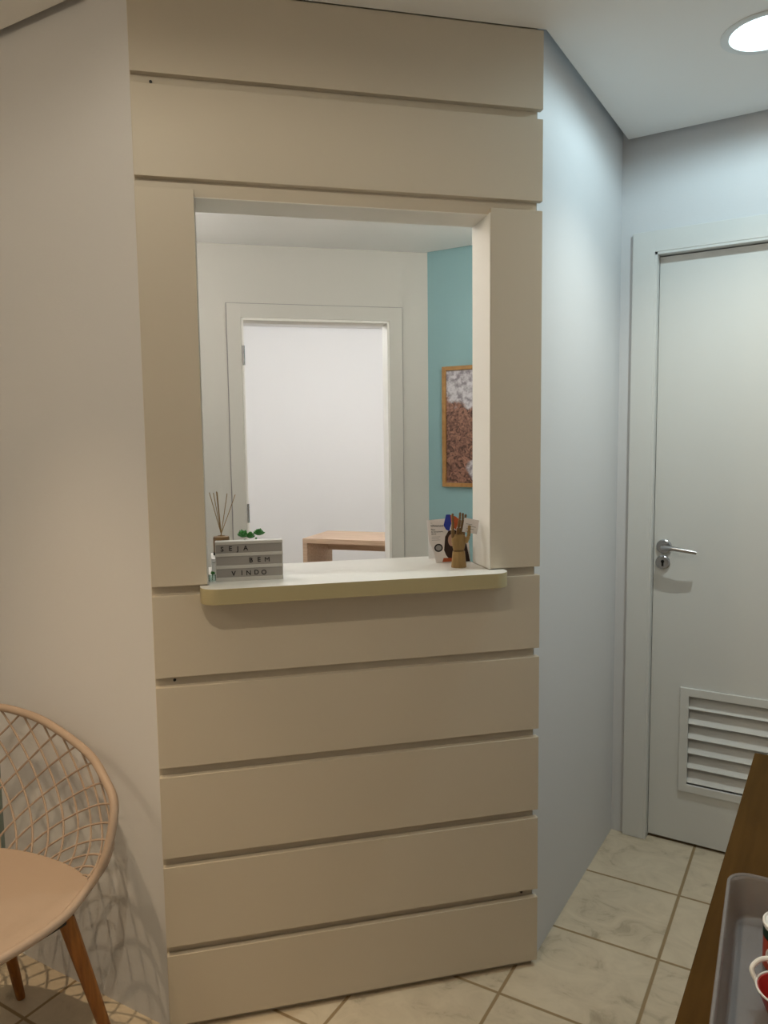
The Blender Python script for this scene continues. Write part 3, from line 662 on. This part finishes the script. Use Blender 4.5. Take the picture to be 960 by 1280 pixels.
b = nb(); box(b, -0.10, 0.24, -0.025, 0.025, 0.405, 0.422, 0.004); box(b, 0.19, 0.25, -0.15, 0.15, 0.405, 0.422, 0.004); box(b, -0.11, -0.06, -0.16, 0.16, 0.405, 0.422, 0.004); obj('seat_bracket', b, M['black'], ch)

# ================================================================== SIDEBOARD AND THINGS ON IT
ZT = 0.78
t = thing('sideboard', 'dark brown wooden sideboard with a flat top at the right', 'sideboard', (0, 0, 0))
b = nb(); box(b, -0.150, 0.43, 0.42, 1.793, ZT - 0.03, ZT, 0.0015); ob = obj('sideboard_top', b, M['console'], t)
b = nb(); box(b, -0.120, 0.42, 0.45, 1.765, 0.08, ZT - 0.03, 0.001); obj('sideboard_body', b, M['console'], t)
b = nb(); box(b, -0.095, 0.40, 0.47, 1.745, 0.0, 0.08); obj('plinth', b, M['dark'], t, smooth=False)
for y0 in (0.455, 0.892, 1.329):
    b = nb(); box(b, -0.138, -0.1202, y0, y0 + 0.430, 0.085, ZT - 0.04, 0.0015); dd = obj('cabinet_door', b, M['console'], t)
    b = nb(); tube(b, [(-0.138, y0 + 0.39, 0.52), (-0.158, y0 + 0.39, 0.52), (-0.158, y0 + 0.39, 0.64), (-0.138, y0 + 0.39, 0.64)], 0.004, 8); obj('handle', b, M['metal'], dd)

# clear organiser tray
t = thing('organiser_tray', 'smoky clear plastic tray with rounded corners on the dark sideboard', 'tray', (-0.0155, 0.982, ZT), 0.066)
def rrect(hx, hy, r, n=8):
    out = []
    for cx, cy, a0 in ((hx - r, hy - r, 0), (-hx + r, hy - r, PI / 2), (-hx + r, -hy + r, PI), (hx - r, -hy + r, 1.5 * PI)): out += arc(cx, cy, r, a0, a0 + PI / 2, n)
    return out
t_ = nb(); TX, TY = 0.098, 0.190
levels = [(0.012, 0.0005), (0.010, 0.004), (0.002, 0.056), (0.0, 0.058)]
outer = [[t_.verts.new((x, y, z)) for x, y in rrect(TX - i, TY - i, 0.030)] for i, z in levels]
inner = [[t_.verts.new((x, y, z)) for x, y in rrect(TX - i, TY - i, 0.028)] for i, z in ((0.0035, 0.0575), (0.0055, 0.055), (0.0130, 0.006), (0.0150, 0.0035))]
seq = outer + inner
n = len(outer[0])
for a, b2 in zip(seq, seq[1:]):
    for k in range(n): t_.faces.new((a[k], a[(k + 1) % n], b2[(k + 1) % n], b2[k]))
t_.faces.new(seq[0][::-1]); t_.faces.new(seq[-1])
bmesh.ops.recalc_face_normals(t_, faces=t_.faces)
obj('tray_body', t_, M['tray'], t)
b = nb(); tube(b, [(x, y, 0.0585) for x, y in rrect(TX - 0.001, TY - 0.001, 0.030)], 0.0022, 8, True); obj('tray_rim', b, M['tray'], t)

# red tin and red cup in the tray
t = thing('tin', 'red tin with white lid and dark green band standing in the clear tray', 'tin', (-0.041, 1.060, ZT + 0.0037), 0.0)
b = nb(); lathe(b, [(0, 0), (0.029, 0), (0.030, 0.001), (0.030, 0.052), (0, 0.052)], 36); obj('tin_body', b, M['redo'], t)
b = nb(); lathe(b, [(0.0301, 0.041), (0.0306, 0.041), (0.0306, 0.0565), (0.0301, 0.0565)], 36); obj('tin_band', b, M['dkgreen'], t)
b = nb(); lathe(b, [(0, 0.0522), (0.0300, 0.0522), (0.0312, 0.0565), (0.0312, 0.0595), (0.029, 0.0610), (0.0275, 0.0595), (0, 0.0595)], 36); obj('tin_lid', b, M['whitep'], t)
b = nb()
ra = math.radians(-118)
pts = []
for k in range(28):
    a = 2 * PI * k / 28; u = 0.0115 * math.cos(a); v = 0.0115 * math.sin(a); th_ = ra + u / 0.0306
    pts.append((0.0306 * math.cos(th_), 0.0306 * math.sin(th_), 0.022 + v))
tube(b, pts, 0.0018, 6, True); obj('ring_emblem', b, M['whitep'], t)
t = thing('cup', 'red cup with white rim and white handle, lying in the clear tray before the tin', 'cup', (-0.037, 0.968, ZT + 0.0037), 0.0)
b = nb(); lathe(b, [(0, 0), (0.020, 0), (0.022, 0.002), (0.033, 0.030), (0.031, 0.030), (0.0205, 0.005), (0, 0.004)], 32); obj('cup_body', b, M['redp'], t)
b = nb(); tube(b, [(0.0335 * math.cos(2 * PI * k / 40), 0.0335 * math.sin(2 * PI * k / 40), 0.0305) for k in range(40)], 0.0013, 8, True); obj('cup_rim', b, M['whitep'], t)
hp = catmull([(-0.0330, 0.004, 0.027), (-0.0395, 0.010, 0.038), (-0.030, 0.022, 0.046), (-0.012, 0.030, 0.046), (0.004, 0.0335, 0.033)], 8, False)
b = nb(); tube(b, hp, 0.0030, 10); obj('cup_handle', b, M['whitep'], t)
